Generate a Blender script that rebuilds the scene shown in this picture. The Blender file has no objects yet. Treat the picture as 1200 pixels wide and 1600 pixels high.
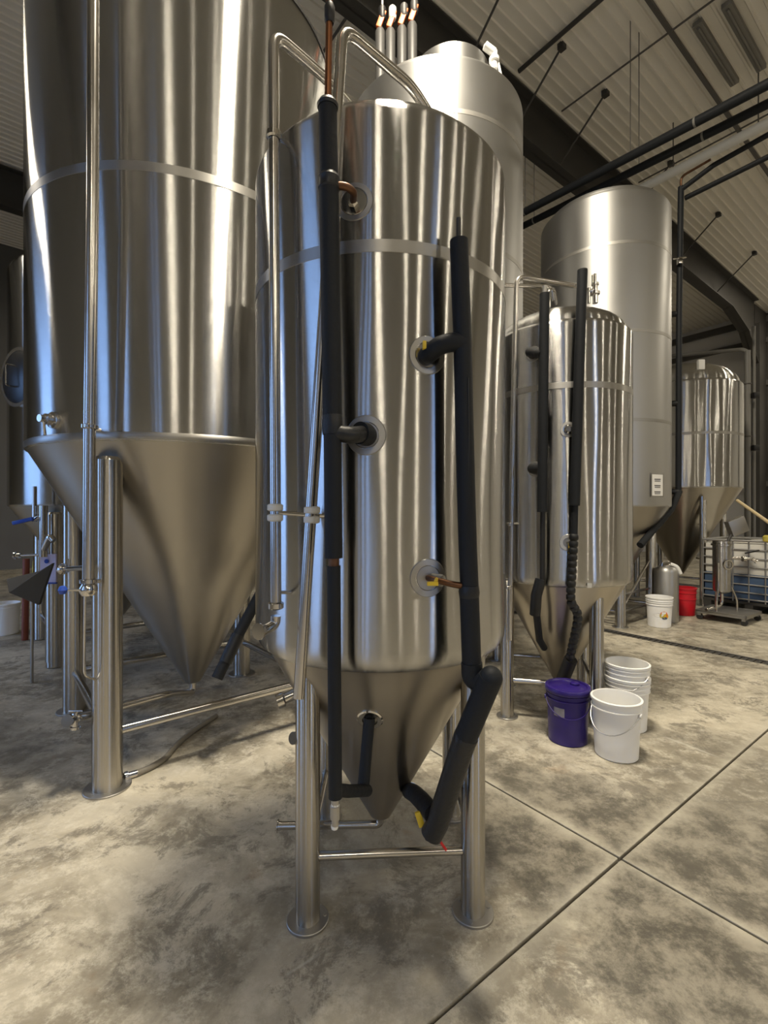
import bpy, bmesh, math, random
from mathutils import Vector, Matrix, noise
random.seed(7)
SC = bpy.context.scene
COL = SC.collection
PI = math.pi

# ------------------------------------------------------------------ camera, world, exposure
F = 755.0; H = 1.5
cam_d = bpy.data.cameras.new('camera'); cam = bpy.data.objects.new('camera', cam_d); COL.objects.link(cam)
cam.location = (0, 0, H); cam.rotation_euler = (PI/2, 0, 0)
cam_d.sensor_fit = 'HORIZONTAL'; cam_d.sensor_width = 36; cam_d.lens = 36*F/1200
cam_d.clip_start = .05; cam_d.clip_end = 200
SC.camera = cam
w = bpy.data.worlds.new('daylight'); SC.world = w; w.use_nodes = True
w.node_tree.nodes['Background'].inputs[0].default_value = (.30, .52, 1.0, 1)
w.node_tree.nodes['Background'].inputs[1].default_value = 3.8
SC.view_settings.view_transform = 'Standard'; SC.view_settings.look = 'None'
SC.view_settings.exposure = 0.25; SC.view_settings.gamma = 1.0
SC.view_settings.use_curve_mapping = False
LAMP = 64.0
LAMP_COL = (1.0, .89, .70)
SC.cycles.use_denoising = True; SC.cycles.use_adaptive_sampling = True; SC.cycles.adaptive_threshold = .03; SC.cycles.adaptive_min_samples = 20
SC.cycles.max_bounces = 6; SC.cycles.glossy_bounces = 4; SC.cycles.diffuse_bounces = 3
SC.cycles.sample_clamp_indirect = 6.0
SC.cycles.caustics_reflective = True; SC.cycles.blur_glossy = .5; SC.cycles.caustics_refractive = False

# building axes: A runs right and away, B runs left and away
UA = Vector((.7955, .606, 0)); UB = Vector((-.606, .7955, 0))
ANG = math.atan2(UA.y, UA.x)
def AB(a, b, z=0.0): return UA*a + UB*b + Vector((0, 0, z))
def P(px, py, Y): return Vector(((px-600)/F*Y, Y, H+(800-py)/F*Y))
def hit(px, py, c, r):
    d = Vector(((px-600)/F, 1.0)); c2 = Vector((c[0], c[1]))
    A = d.dot(d); B = d.dot(c2); C = c2.dot(c2)-r*r
    D = max(B*B-A*C, 0); t = (B-math.sqrt(D))/A
    return Vector((d.x*t, t, H+(800-py)/F*t))

# ------------------------------------------------------------------ materials
M = {}
def nodes(name):
    m = bpy.data.materials.new(name); m.use_nodes = True
    nt = m.node_tree; b = nt.nodes['Principled BSDF']; M[name] = m
    return m, nt, b
def mat(name, col, rough=.5, metal=0.0, spec=None, noise_amt=0.0, nscale=20.0, bump=0.0, emis=None, trans=0):
    m, nt, b = nodes(name)
    b.inputs['Base Color'].default_value = (*col, 1)
    b.inputs['Roughness'].default_value = rough; b.inputs['Metallic'].default_value = metal
    if spec is not None: b.inputs['Specular IOR Level'].default_value = spec
    if noise_amt or bump:
        tc = nt.nodes.new('ShaderNodeTexCoord'); n = nt.nodes.new('ShaderNodeTexNoise')
        n.inputs['Scale'].default_value = nscale; n.inputs['Detail'].default_value = 5
        nt.links.new(tc.outputs['Object'], n.inputs['Vector'])
        if noise_amt:
            mx = nt.nodes.new('ShaderNodeMix'); mx.data_type = 'RGBA'
            mx.inputs[6].default_value = (*[c*(1-noise_amt) for c in col], 1)
            mx.inputs[7].default_value = (*[min(1, c*(1+noise_amt)) for c in col], 1)
            nt.links.new(n.outputs['Fac'], mx.inputs[0]); nt.links.new(mx.outputs[2], b.inputs['Base Color'])
        if bump:
            bp = nt.nodes.new('ShaderNodeBump'); bp.inputs['Strength'].default_value = bump; bp.inputs['Distance'].default_value = .01
            nt.links.new(n.outputs['Fac'], bp.inputs['Height']); nt.links.new(bp.outputs[0], b.inputs['Normal'])
    if emis:
        b.inputs['Emission Color'].default_value = (*emis[0], 1); b.inputs['Emission Strength'].default_value = emis[1]
    if trans: b.inputs['Transmission Weight'].default_value = trans
    return m
def steel(name, col, rough, aniso, wave=0.0, wscale=(5, 5, .5), smudge=.12, sscale=3.0, rot=0.25, grain=0.0):
    m, nt, b = nodes(name)
    b.inputs['Metallic'].default_value = 1
    b.inputs['Anisotropic'].default_value = aniso; b.inputs['Anisotropic Rotation'].default_value = rot
    tg = nt.nodes.new('ShaderNodeTangent'); tg.direction_type = 'RADIAL'; tg.axis = 'Z'
    nt.links.new(tg.outputs[0], b.inputs['Tangent'])
    tc = nt.nodes.new('ShaderNodeTexCoord')
    n = nt.nodes.new('ShaderNodeTexNoise'); n.inputs['Scale'].default_value = sscale; n.inputs['Detail'].default_value = 2
    nt.links.new(tc.outputs['Object'], n.inputs['Vector'])
    mr = nt.nodes.new('ShaderNodeMapRange'); mr.interpolation_type = 'SMOOTHSTEP'; mr.inputs[1].default_value = .15; mr.inputs[2].default_value = .85
    mr.inputs[3].default_value = rough*(1-smudge); mr.inputs[4].default_value = rough*(1+smudge)
    nt.links.new(n.outputs['Fac'], mr.inputs[0]); nt.links.new(mr.outputs[0], b.inputs['Roughness'])
    mx = nt.nodes.new('ShaderNodeMix'); mx.data_type = 'RGBA'
    mx.inputs[6].default_value = (*[c*(1-smudge*.5) for c in col], 1); mx.inputs[7].default_value = (*[min(1, c*(1+smudge*.4)) for c in col], 1)
    nt.links.new(n.outputs['Fac'], mx.inputs[0]); nt.links.new(mx.outputs[2], b.inputs['Base Color'])
    if wave:
        mp = nt.nodes.new('ShaderNodeMapping'); mp.inputs['Scale'].default_value = wscale
        nt.links.new(tc.outputs['Object'], mp.inputs['Vector'])
        n2 = nt.nodes.new('ShaderNodeTexNoise'); n2.inputs['Scale'].default_value = 1; n2.inputs['Detail'].default_value = 0.3
        nt.links.new(mp.outputs[0], n2.inputs['Vector'])
        bp = nt.nodes.new('ShaderNodeBump'); bp.inputs['Strength'].default_value = 1; bp.inputs['Distance'].default_value = wave
        nt.links.new(n2.outputs['Fac'], bp.inputs['Height']); nt.links.new(bp.outputs[0], b.inputs['Normal'])
    if grain:
        # fine circumferential polishing grain: tilts the surface up and down only
        sc = nt.nodes.new('ShaderNodeVectorMath'); sc.operation = 'SCALE'; sc.inputs['Scale'].default_value = 9173.0
        nt.links.new(tc.outputs['Object'], sc.inputs[0])
        wn = nt.nodes.new('ShaderNodeTexWhiteNoise'); wn.noise_dimensions = '3D'; nt.links.new(sc.outputs[0], wn.inputs['Vector'])
        sp = nt.nodes.new('ShaderNodeSeparateColor'); nt.links.new(wn.outputs['Color'], sp.inputs[0])
        ad = nt.nodes.new('ShaderNodeMath'); ad.operation = 'SUBTRACT'; nt.links.new(sp.outputs[0], ad.inputs[0]); nt.links.new(sp.outputs[1], ad.inputs[1])
        ml = nt.nodes.new('ShaderNodeMath'); ml.operation = 'MULTIPLY'; nt.links.new(ad.outputs[0], ml.inputs[0]); ml.inputs[1].default_value = grain
        cb = nt.nodes.new('ShaderNodeCombineXYZ'); nt.links.new(ml.outputs[0], cb.inputs[2])
        av = nt.nodes.new('ShaderNodeVectorMath'); av.operation = 'ADD'; nt.links.new(cb.outputs[0], av.inputs[1])
        if wave: nt.links.new(bp.outputs[0], av.inputs[0])
        else:
            ge = nt.nodes.new('ShaderNodeNewGeometry'); nt.links.new(ge.outputs['Normal'], av.inputs[0])
        nv = nt.nodes.new('ShaderNodeVectorMath'); nv.operation = 'NORMALIZE'; nt.links.new(av.outputs[0], nv.inputs[0])
        nt.links.new(nv.outputs[0], b.inputs['Normal'])
    return m
steel('steel_polished', (.455, .453, .445), .17, 1.0, wave=.007, wscale=(8, 8, .8), smudge=.06, grain=.48)
steel('steel_polished_big', (.44, .438, .43), .18, 1.0, wave=.007, wscale=(5, 5, .3), smudge=.08, sscale=1.2, grain=.48)
steel('steel_satin', (.51, .51, .505), .46, .55, wave=.003, wscale=(3, 3, 1), smudge=.06)
steel('steel_cone', (.42, .39, .34), .30, .8, wave=.006, wscale=(4, 4, 2), smudge=.1)
steel('steel_cone_big', (.42, .395, .35), .34, .8, wave=.006, wscale=(2.5, 2.5, 1.2), smudge=.1)
steel('steel_band', (.41, .40, .38), .42, .8)
steel('steel_tube', (.56, .54, .51), .20, 0.6)
steel('steel_leg', (.48, .46, .42), .22, .95, smudge=.08, grain=.3)
steel('steel_bright', (.62, .60, .57), .14, 0.0)
steel('steel_dull', (.42, .41, .39), .45, 0.0)
mat('foam', (.012, .014, .0175), .6, spec=.28, bump=.15, nscale=60)
mat('foam_tape', (.009, .010, .012), .45, bump=.3, nscale=40)
mat('rubber_black', (.010, .010, .011), .5)
mat('port_dark', (.010, .009, .008), .35)
mat('copper', (.30, .13, .065), .35, 1.0, noise_amt=.35, nscale=25)
mat('copper_old', (.16, .085, .05), .45, 1.0, noise_amt=.4, nscale=30)
mat('yellow_plastic', (.75, .52, .03), .4)
mat('red_plastic', (.62, .02, .02), .4)
mat('orange_plastic', (.85, .16, .03), .45)
mat('blue_plastic', (.02, .07, .42), .35)
mat('white_plastic', (.80, .80, .78), .4)
mat('white_pad', (.62, .62, .60), .5)
mat('bucket_white', (.93, .93, .92), .38, noise_amt=.03, nscale=6)
mat('bucket_purple', (.026, .013, .16), .30)
mat('bucket_red', (.62, .012, .025), .38)
mat('grey_label', (.28, .27, .30), .6, noise_amt=.2, nscale=40)
mat('bail_wire', (.55, .55, .55), .35, 1.0)
mat('steel_paint', (.045, .043, .040), .55, noise_amt=.15, nscale=3)
mat('ceiling_white', (.80, .775, .71), .55, noise_amt=.06, nscale=.7)
mat('wall_white', (.80, .785, .75), .6, noise_amt=.05, nscale=1.0)
mat('wall_grey', (.13, .13, .127), .65, noise_amt=.2, nscale=.8)
mat('girt', (.10, .095, .09), .5)
mat('paper', (.85, .85, .83), .7)
mat('ink', (.12, .12, .13), .8)
mat('tote_white', (.78, .77, .72), .45, noise_amt=.05, nscale=5)
mat('tote_blue', (.065, .11, .20), .4)
mat('cage', (.38, .38, .38), .4, .8)
mat('castor', (.02, .02, .02), .5)
mat('wood_pale', (.72, .58, .34), .5, noise_amt=.15, nscale=12)
mat('hose_grey', (.26, .24, .20), .55)
mat('hose_yellow', (.50, .42, .08), .5)
mat('orange_pole', (.22, .05, .02), .5)
mat('duct_white', (.74, .75, .74), .4)
mat('strip_grey', (.20, .195, .18), .5)
mat('tube_lit', (1, 1, 1), .5, emis=(LAMP_COL, LAMP))
mat('tube_lit_strong', (1, 1, 1), .5, emis=(LAMP_COL, LAMP*5.5))
mat('lamp_housing', (.7, .7, .68), .4)
mat('teflon', (.8, .8, .78), .6)
mat('label_purple', (.62, .58, .80), .5)
mat('grey_body', (.055, .054, .053), .5)
mat('asphalt', (.20, .20, .20), .8)
mat('joint_dark', (.10, .09, .075), .8)

def concrete():
    m, nt, b = nodes('concrete'); L = nt.links
    tc = nt.nodes.new('ShaderNodeTexCoord')
    geo = nt.nodes.new('ShaderNodeNewGeometry')
    def nz(scale, det, rough=.6, dist=0.0, off=(0, 0, 0)):
        mp = nt.nodes.new('ShaderNodeMapping'); mp.inputs['Location'].default_value = off
        L.new(geo.outputs['Position'], mp.inputs['Vector'])
        n = nt.nodes.new('ShaderNodeTexNoise'); n.inputs['Scale'].default_value = scale; n.inputs['Detail'].default_value = det
        n.inputs['Roughness'].default_value = rough; n.inputs['Distortion'].default_value = dist
        L.new(mp.outputs[0], n.inputs['Vector']); return n.outputs['Fac']
    def ramp(src, p0, p1, v0=0.0, v1=1.0):
        r = nt.nodes.new('ShaderNodeMapRange'); r.interpolation_type = 'SMOOTHSTEP'
        r.inputs[1].default_value = p0; r.inputs[2].default_value = p1; r.inputs[3].default_value = v0; r.inputs[4].default_value = v1
        L.new(src, r.inputs[0]); return r.outputs[0]
    def mixc(fac, c0, c1):
        x = nt.nodes.new('ShaderNodeMix'); x.data_type = 'RGBA'
        for i, c in ((6, c0), (7, c1)):
            if isinstance(c, tuple): x.inputs[i].default_value = (*c, 1)
            else: L.new(c, x.inputs[i])
        if isinstance(fac, float): x.inputs[0].default_value = fac
        else: L.new(fac, x.inputs[0])
        return x.outputs[2]
    def math_(op, a, bb):
        x = nt.nodes.new('ShaderNodeMath'); x.operation = op
        for i, c in ((0, a), (1, bb)):
            if isinstance(c, (int, float)): x.inputs[i].default_value = c
            else: L.new(c, x.inputs[i])
        return x.outputs[0]
    base = mixc(ramp(nz(1.3, 10, .68, .5), .38, .60), (.25, .223, .172), (.54, .495, .40))
    base = mixc(ramp(nz(9, 12, .8), .46, .62, 0, .7), base, (.66, .62, .52))
    base = mixc(ramp(nz(3.4, 12, .82, .4, (3, 7, 0)), .50, .59, 0, .72), base, (.15, .136, .11))
    base = mixc(ramp(nz(.55, 6, .6, .3, (11, 2, 0)), .50, .66, 0, .55), base, (.13, .122, .105))
    base = mixc(ramp(nz(3.3, 6, .6, .2, (1, 17, 0)), .62, .74, 0, .35), base, (.30, .20, .11))
    base = mixc(ramp(nz(40, 4, .6), .62, .75, 0, .4), base, (.55, .52, .45))
    # pale worn halo along the saw cuts
    def lin(v, off):
        d = nt.nodes.new('ShaderNodeVectorMath'); d.operation = 'DOT_PRODUCT'; d.inputs[1].default_value = tuple(v)
        L.new(geo.outputs['Position'], d.inputs[0])
        return math_('ABSOLUTE', math_('SUBTRACT', d.outputs['Value'], off), 0)
    def blob(c, ra, rb_, amt):
        d1 = math_('DIVIDE', lin(UA, UA.dot(c)), ra); d2 = math_('DIVIDE', lin(UB, UB.dot(c)), rb_)
        q = math_('ADD', math_('ADD', math_('MULTIPLY', d1, d1), math_('MULTIPLY', d2, d2)), math_('MULTIPLY', math_('SUBTRACT', nz(2.2, 13, .8, .2), .5), 4.2))
        return ramp(q, .35, 1.5, amt, 0)
    grime = mixc(ramp(nz(4.5, 13, .8, .15, (5, 5, 0)), .41, .61), (.082, .075, .061), (.27, .247, .20))
    for c, ra, rb_, amt in STAINS:
        base = mixc(blob(c, ra, rb_, amt), base, grime)
    wob = math_('MULTIPLY', nz(5, 9, .75), .20)
    dmin = math_('MINIMUM', lin(UA, JA), lin(UB, JB))
    halo = ramp(math_('ADD', dmin, wob), .075, .19, .72, 0)
    base = mixc(halo, base, (.47, .44, .365))
    # pale scraped streaks left on the slab
    def seg(p, q, wd, amt):
        p = Vector(p); q = Vector(q); u = (q-p); ln = u.length; u.normalize(); v = Vector((-u.y, u.x, 0))
        across = lin(v, v.dot(p)); along = lin(u, u.dot((p+q)/2))
        fa = ramp(math_('ADD', across, math_('MULTIPLY', nz(14, 4), wd)), wd*.6, wd*1.5, amt, 0)
        fb = ramp(math_('ADD', along, math_('MULTIPLY', nz(9, 3), .1)), ln/2-.02, ln/2+.08, 1, 0)
        return math_('MULTIPLY', fa, fb)
    for p, q, wd, amt in SCRAPES:
        base = mixc(seg(p, q, wd, amt), base, (.50, .48, .42))
    L.new(base, b.inputs['Base Color'])
    L.new(ramp(nz(4, 6), .35, .65, .42, .68), b.inputs['Roughness'])
    b.inputs['Specular IOR Level'].default_value = .4
    bp = nt.nodes.new('ShaderNodeBump'); bp.inputs['Strength'].default_value = .25; bp.inputs['Distance'].default_value = .004
    L.new(nz(30, 6, .7), bp.inputs['Height']); L.new(bp.outputs[0], b.inputs['Normal'])
JA, JB = 2.082, 1.045
def fl(px, py): Y = F*H/(py-800); return Vector(((px-600)/F*Y, Y, 0))
SCRAPES = [(fl(1035, 1150), fl(1120, 1182), .02, .6), (fl(440, 1528), fl(500, 1490), .01, .6)]
STAINS = [(fl(860, 1285), .50, .60, .9), (fl(1095, 1390), .75, .50, .92), (fl(1060, 1480), .50, .20, .9)]
concrete()

# ------------------------------------------------------------------ mesh helpers
def data(verts, faces, smooth=30):
    me = bpy.data.meshes.new('mesh'); me.from_pydata([tuple(v) for v in verts], [], faces)
    me.validate(); bm = bmesh.new(); bm.from_mesh(me); bmesh.ops.recalc_face_normals(bm, faces=bm.faces); bm.to_mesh(me); bm.free()
    if smooth:
        me.polygons.foreach_set('use_smooth', [True]*len(me.polygons)); me.set_sharp_from_angle(angle=math.radians(smooth))
    return me
def cat(*parts):
    V, Fc = [], []
    for v, f in parts:
        o = len(V); V += [Vector(x) for x in v]; Fc += [[i+o for i in q] for q in f]
    return V, Fc
def lathe(prof, seg=48, c=(0, 0, 0), axis=None, closed=False):
    c = Vector(c); V = []; Fc = []; rings = []
    if axis is None: X, Y, Z = Vector((1, 0, 0)), Vector((0, 1, 0)), Vector((0, 0, 1))
    else:
        Z = Vector(axis).normalized(); X = Z.orthogonal().normalized(); Y = Z.cross(X)
    for r, z in prof:
        if r < 1e-6: rings.append([len(V)]); V.append(c+Z*z)
        else:
            rings.append(list(range(len(V), len(V)+seg)))
            V += [c+X*(r*math.cos(2*PI*k/seg))+Y*(r*math.sin(2*PI*k/seg))+Z*z for k in range(seg)]
    pairs = list(zip(rings, rings[1:]))+([(rings[-1], rings[0])] if closed else [])
    for A, B in pairs:
        for k in range(seg):
            k2 = (k+1) % seg
            if len(A) == 1 and len(B) == 1: break
            if len(A) == 1: Fc.append([A[0], B[k2], B[k]])
            elif len(B) == 1: Fc.append([A[k], A[k2], B[0]])
            else: Fc.append([A[k], A[k2], B[k2], B[k]])
    return V, Fc
def rounded(pts, fr, n=6):
    pts = [Vector(p) for p in pts]
    if fr <= 0 or len(pts) < 3: return pts
    out = [pts[0]]
    for i in range(1, len(pts)-1):
        p, a, b = pts[i], pts[i-1]-pts[i], pts[i+1]-pts[i]
        t = min(fr, a.length*.48, b.length*.48)
        q0, q1 = p+a.normalized()*t, p+b.normalized()*t
        for k in range(n+1):
            s = k/n; out.append(q0*(1-s)**2+p*(2*s*(1-s))+q1*s*s)
    out.append(pts[-1]); return out
def tube(pts, r, seg=14, fr=0.0, caps=True, n=6):
    pts = rounded(pts, fr, n); V = []; Fc = []
    rr = r if callable(r) else (lambda t: r)
    t0 = (pts[1]-pts[0]).normalized(); nrm = t0.orthogonal().normalized()
    for i, p in enumerate(pts):
        if i == 0: t = t0
        elif i == len(pts)-1: t = (pts[i]-pts[i-1]).normalized()
        else: t = ((pts[i+1]-pts[i]).normalized()+(pts[i]-pts[i-1]).normalized()).normalized()
        nrm = (nrm-t*nrm.dot(t)).normalized(); bn = t.cross(nrm)
        R = rr(i/(len(pts)-1))
        V += [p+nrm*(R*math.cos(2*PI*k/seg))+bn*(R*math.sin(2*PI*k/seg)) for k in range(seg)]
        if i:
            a, b = (i-1)*seg, i*seg
            Fc += [[a+k, a+(k+1) % seg, b+(k+1) % seg, b+k] for k in range(seg)]
    if caps:
        Fc.append(list(range(seg))[::-1]); e = (len(pts)-1)*seg; Fc.append(list(range(e, e+seg)))
    return V, Fc
def rod(p, q, r, seg=14): return tube([Vector(p), Vector(q)], r, seg)
def box(c, s, ax=None, bev=0.0):
    c = Vector(c); ax = ax or (Vector((1, 0, 0)), Vector((0, 1, 0)), Vector((0, 0, 1)))
    hx, hy, hz = [d/2 for d in s]
    if bev > 0:
        bm = bmesh.new(); bmesh.ops.create_cube(bm, size=1)
        for v in bm.verts: v.co = Vector((v.co.x*s[0], v.co.y*s[1], v.co.z*s[2]))
        bmesh.ops.bevel(bm, geom=bm.edges[:], offset=bev, segments=2, affect='EDGES', profile=.6)
        bm.verts.index_update()
        V = [c+ax[0]*v.co.x+ax[1]*v.co.y+ax[2]*v.co.z for v in bm.verts]; Fc = [[v.index for v in f.verts] for f in bm.faces]; bm.free()
        return V, Fc
    V = [c+ax[0]*(x*hx)+ax[1]*(y*hy)+ax[2]*(z*hz) for x in (-1, 1) for y in (-1, 1) for z in (-1, 1)]
    return V, [[0, 1, 3, 2], [4, 6, 7, 5], [0, 4, 5, 1], [2, 3, 7, 6], [0, 2, 6, 4], [1, 5, 7, 3]]
ABX = (UA, UB, Vector((0, 0, 1)))
def disc(c, axis, r, h, seg=28, bev=.002):
    return lathe([(0, 0), (r, 0), (r, h-bev), (r-bev, h), (0, h)], seg, c, axis)
def ringd(c, axis, r0, r1, h, seg=32):
    return lathe([(r0, 0), (r1, 0), (r1, h*.7), (r1-(r1-r0)*.25, h), (r0, h)], seg, c, axis, closed=True)

class Thing:
    def __init__(s, name, label, category, loc=(0, 0, 0), group=None, kind=None):
        s.loc = Vector(loc); s.o = bpy.data.objects.new(name, None); COL.objects.link(s.o); s.o.location = s.loc
        s.o.empty_display_size = .1
        if kind: s.o['kind'] = kind
        if label: s.o['label'] = label
        if category: s.o['category'] = category
        if group: s.o['group'] = group
    def add(s, name, vf, m, parent=None, smooth=35, label=None, kind=None):
        v, f = vf
        return s.addmesh(name, data([Vector(x)-s.loc for x in v], f, smooth), m, parent, label, kind)
    def addmesh(s, name, me, m, parent=None, label=None, kind=None, loc=None):
        if not me.materials: me.materials.append(M[m])
        o = bpy.data.objects.new(name, me); COL.objects.link(o); o.parent = parent or s.o
        if loc is not None: o.location = loc
        if label: o['label'] = label
        if kind: o['kind'] = kind
        return o
def single(name, vf, m, label=None, category=None, group=None, kind=None, origin=(0, 0, 0), smooth=35):
    o_ = Vector(origin); me = data([Vector(x)-o_ for x in vf[0]], vf[1], smooth); me.materials.append(M[m])
    o = bpy.data.objects.new(name, me); COL.objects.link(o); o.location = o_
    for k, v in (('label', label), ('category', category), ('group', group), ('kind', kind)):
        if v: o[k] = v
    return o

# ------------------------------------------------------------------ the building
A0, A1, B0, B1 = -5.0, 19.0, -14.0, 16.0
def ceil_z(a): return 7.9+.03*(A1-a)
DRAIN = 5.95
fl_t = Thing('floor', 'mottled sealed concrete floor with saw cut joints', None, kind='structure')
fl_t.add('sub_base', box(AB((A0+A1)/2, (B0+B1)/2, -.145), (A1-A0+.6, B1-B0+.6, .25), ABX), 'joint_dark')
g = .006
for (a0, a1) in ((A0, JA-g), (JA+g, DRAIN-.085), (DRAIN+.085, A1)):
    for (b0, b1) in ((B0, -6.5-g), (-6.5+g, JB-g), (JB+g, 8.6-g), (8.6+g, B1)):
        s0 = Vector(((a1-a0), (b1-b0), .02))
        fl_t.add('slab', box(AB((a0+a1)/2, (b0+b1)/2, -.01), s0, ABX, bev=.004), 'concrete', smooth=0)
dr = Thing('floor_drain', 'narrow dark trench drain cut across the concrete floor', None, kind='structure')
for q in (-1, 1): dr.add('channel_edge', box(AB(DRAIN+q*.079, 1, -.009), (.012, 28, .014), ABX), 'girt', smooth=0)
dr.add('grate', cat(*[box(AB(DRAIN, -13+.06*k, -.012), (.146, .03, .008), ABX) for k in range(467)]), 'steel_paint', kind='stuff')

def wall(name, along, fixed, lo, hi, z1, openings, m, thick=.2, axis='B', inward=1):
    parts = []
    def blk(l0, l1, z0, z1_):
        if l1-l0 < .001 or z1_-z0 < .001: return
        off = -inward*thick/2
        c = AB(fixed+off, (l0+l1)/2, (z0+z1_)/2) if axis == 'B' else AB((l0+l1)/2, fixed+off, (z0+z1_)/2)
        s = (thick, l1-l0, z1_-z0) if axis == 'B' else (l1-l0, thick, z1_-z0)
        parts.append(box(c, s, ABX))
    cur = lo
    for (o0, o1, zz0, zz1) in sorted(openings):
        blk(cur, o0, 0, z1); blk(o0, o1, 0, zz0); blk(o0, o1, zz1, z1); cur = o1
    blk(cur, hi, 0, z1)
    single(name, cat(*parts), m, kind='structure', smooth=0)
OPEN_LEFT = [(-5.1, -4.6, .4, 4.4), (-4.35, -3.95, .4, 4.4), (-3.6, -3.35, .4, 4.4), (-.6, -.1, .9, 4.2), (1.2, 2.2, .9, 4.4), (5.9, 8.4, 0, 4.2)]
OPEN_NEAR = [(1.7, 3.2, 0, 4.2)]
OPEN_FAR = []
wall('wall_left', 'B', A0, B0, B1, 9.0, OPEN_LEFT, 'wall_grey')
wall('wall_right', 'B', A1, B0, B1, 8.6, [], 'wall_white', inward=-1)
wall('wall_front', 'A', B0, A0, A1, 9.0, OPEN_NEAR, 'wall_grey', axis='A')
wall('wall_back', 'A', B1, A0, A1, 9.0, OPEN_FAR, 'wall_grey', axis='A', inward=-1)
n = 0
for (lst, fixed, axis) in ((OPEN_LEFT, A0-.1, 'B'), (OPEN_NEAR, B0-.1, 'A'), (OPEN_FAR, B1+.1, 'A')):
    for (o0, o1, z0, z1) in lst:
        n += 1
        T = Thing('window_%d_offscreen' % n if z0 > .05 else 'door_%d_offscreen' % n, None, None, AB(fixed, (o0+o1)/2, z0) if axis == 'B' else AB((o0+o1)/2, fixed, z0), kind='structure')
        def fr(l0, l1, za, zb):
            c = AB(fixed, (l0+l1)/2, (za+zb)/2) if axis == 'B' else AB((l0+l1)/2, fixed, (za+zb)/2)
            s = (.09, l1-l0, zb-za) if axis == 'B' else (l1-l0, .09, zb-za)
            return box(c, s, ABX)
        T.add('frame', cat(fr(o0, o0+.05, z0, z1), fr(o1-.05, o1, z0, z1), fr(o0, o1, z1-.05, z1), fr(o0, o1, z0, z0+.02)), 'girt', smooth=0)
        if z0 > .05:
            T.add('mullion', fr(o0, o1, (z0+z1)/2-.03, (z0+z1)/2+.03), 'girt', smooth=0)
single('ground', box(AB(7, 1, -.4), (140, 140, .2), ABX), 'asphalt', kind='structure', smooth=0)

# ceiling: ribbed liner panels running down the roof slope, sharing one mesh
ce = Thing('ceiling', 'white ribbed metal liner ceiling', None, kind='structure')
PW = .9; V = []; Fc = []
prof = []
for k in range(6):
    x = k*.15; prof += [(x, 0), (x+.09, 0), (x+.102, -.024), (x+.128, -.024), (x+.14, 0)]
prof.append((PW, 0))
for (a) in (A0-.1, A1+.1):
    V += [UA*a+UB*x+Vector((0, 0, z+ceil_z(a))) for x, z in prof]
k = len(prof)
Fc = [[i, i+1, i+1+k, i+k] for i in range(k-1)]
me = data(V, Fc, 0)
for i in range(34):
    ce.addmesh('ceiling_panel', me, 'ceiling_white', loc=UB*(B0+PW*i-.3))
sky = box(AB((A0+A1)/2, (B0+B1)/2, 9.1), (A1-A0+.8, B1-B0+.8, .1), ABX)
single('roof', sky, 'girt', kind='structure', smooth=0)

# steel frames: rafter and column
for i, b in enumerate((-2.75, 4.85, 12.4)):
    T = Thing('trim_%d' % (i+1), None, None, AB(A1-.6, b, 0), kind='structure')
    aa = [A0+.05, 15.6, 16.9, 17.75]; dep = [.78, .82, 1.15, 1.9]
    def girder(y0, y1, z_off0, z_off1):
        V = []; Fc = []
        for a, d in zip(aa, dep):
            top = ceil_z(a)-.05; z_hi = top-d*z_off0; z_lo = top-d*z_off1
            if z_off0 == z_off1:
                z_hi, z_lo = (z_hi, z_hi-.025) if z_off0 == 0 else (z_lo+.025, z_lo)
            V += [AB(a, b+y0, z_lo), AB(a, b+y1, z_lo), AB(a, b+y1, z_hi), AB(a, b+y0, z_hi)]
        for q in range(len(aa)-1):
            o = q*4; Fc += [[o+m_, o+(m_+1) % 4, o+4+(m_+1) % 4, o+4+m_] for m_ in range(4)]
        Fc += [[0, 1, 2, 3], [len(V)-4, len(V)-3, len(V)-2, len(V)-1]]
        return V, Fc
    T.add('rafter_web', girder(-.012, .012, 0, 1), 'steel_paint', smooth=0)
    T.add('rafter_flange', girder(-.13, .13, 1, 1), 'steel_paint', smooth=0)
    T.add('rafter_flange', girder(-.13, .13, 0, 0), 'steel_paint', smooth=0)
    T.add('column', cat(box(AB(18.35, b, 3.9), (1.1, .03, 7.8), ABX), box(AB(17.78, b, 3.6), (.03, .3, 7.2), ABX), box(AB(18.93, b, 3.9), (.03, .3, 7.8), ABX)), 'steel_paint', smooth=0)
# flange braces, conduits and purlin rods below the ceiling
for a in (5.0, 6.28, 7.5, 9.9, 12.3, 14.7):
    top = AB(a, 4.0, ceil_z(a)-.05)
    ce.add('flange_brace', cat(rod(top, AB(a, 4.84, ceil_z(a)-.75), .016, 8), box(top, (.09, .09, .09), ABX)), 'steel_paint')
for a, r, b0, b1, m in ((6.08, .032, B0, 4.8, 'steel_paint'), (7.22, .014, B0, 4.8, 'girt'), (3.6, .02, B0, B1, 'girt'), (9.9, .014, B0, 4.8, 'girt')):
    ce.add('purlin_rod', rod(AB(a, b0+.2, ceil_z(a)-.09), AB(a, b1-.2, ceil_z(a)-.09), r, 8), m)
ce.add('ceiling_strip', cat(box(AB(9.3, 2.93, ceil_z(9.3)-.075), (9, .05, .05), (Vector((UA.x, UA.y, -.03)).normalized(), UB, Vector((0, 0, 1))))), 'girt', smooth=0)
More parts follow.
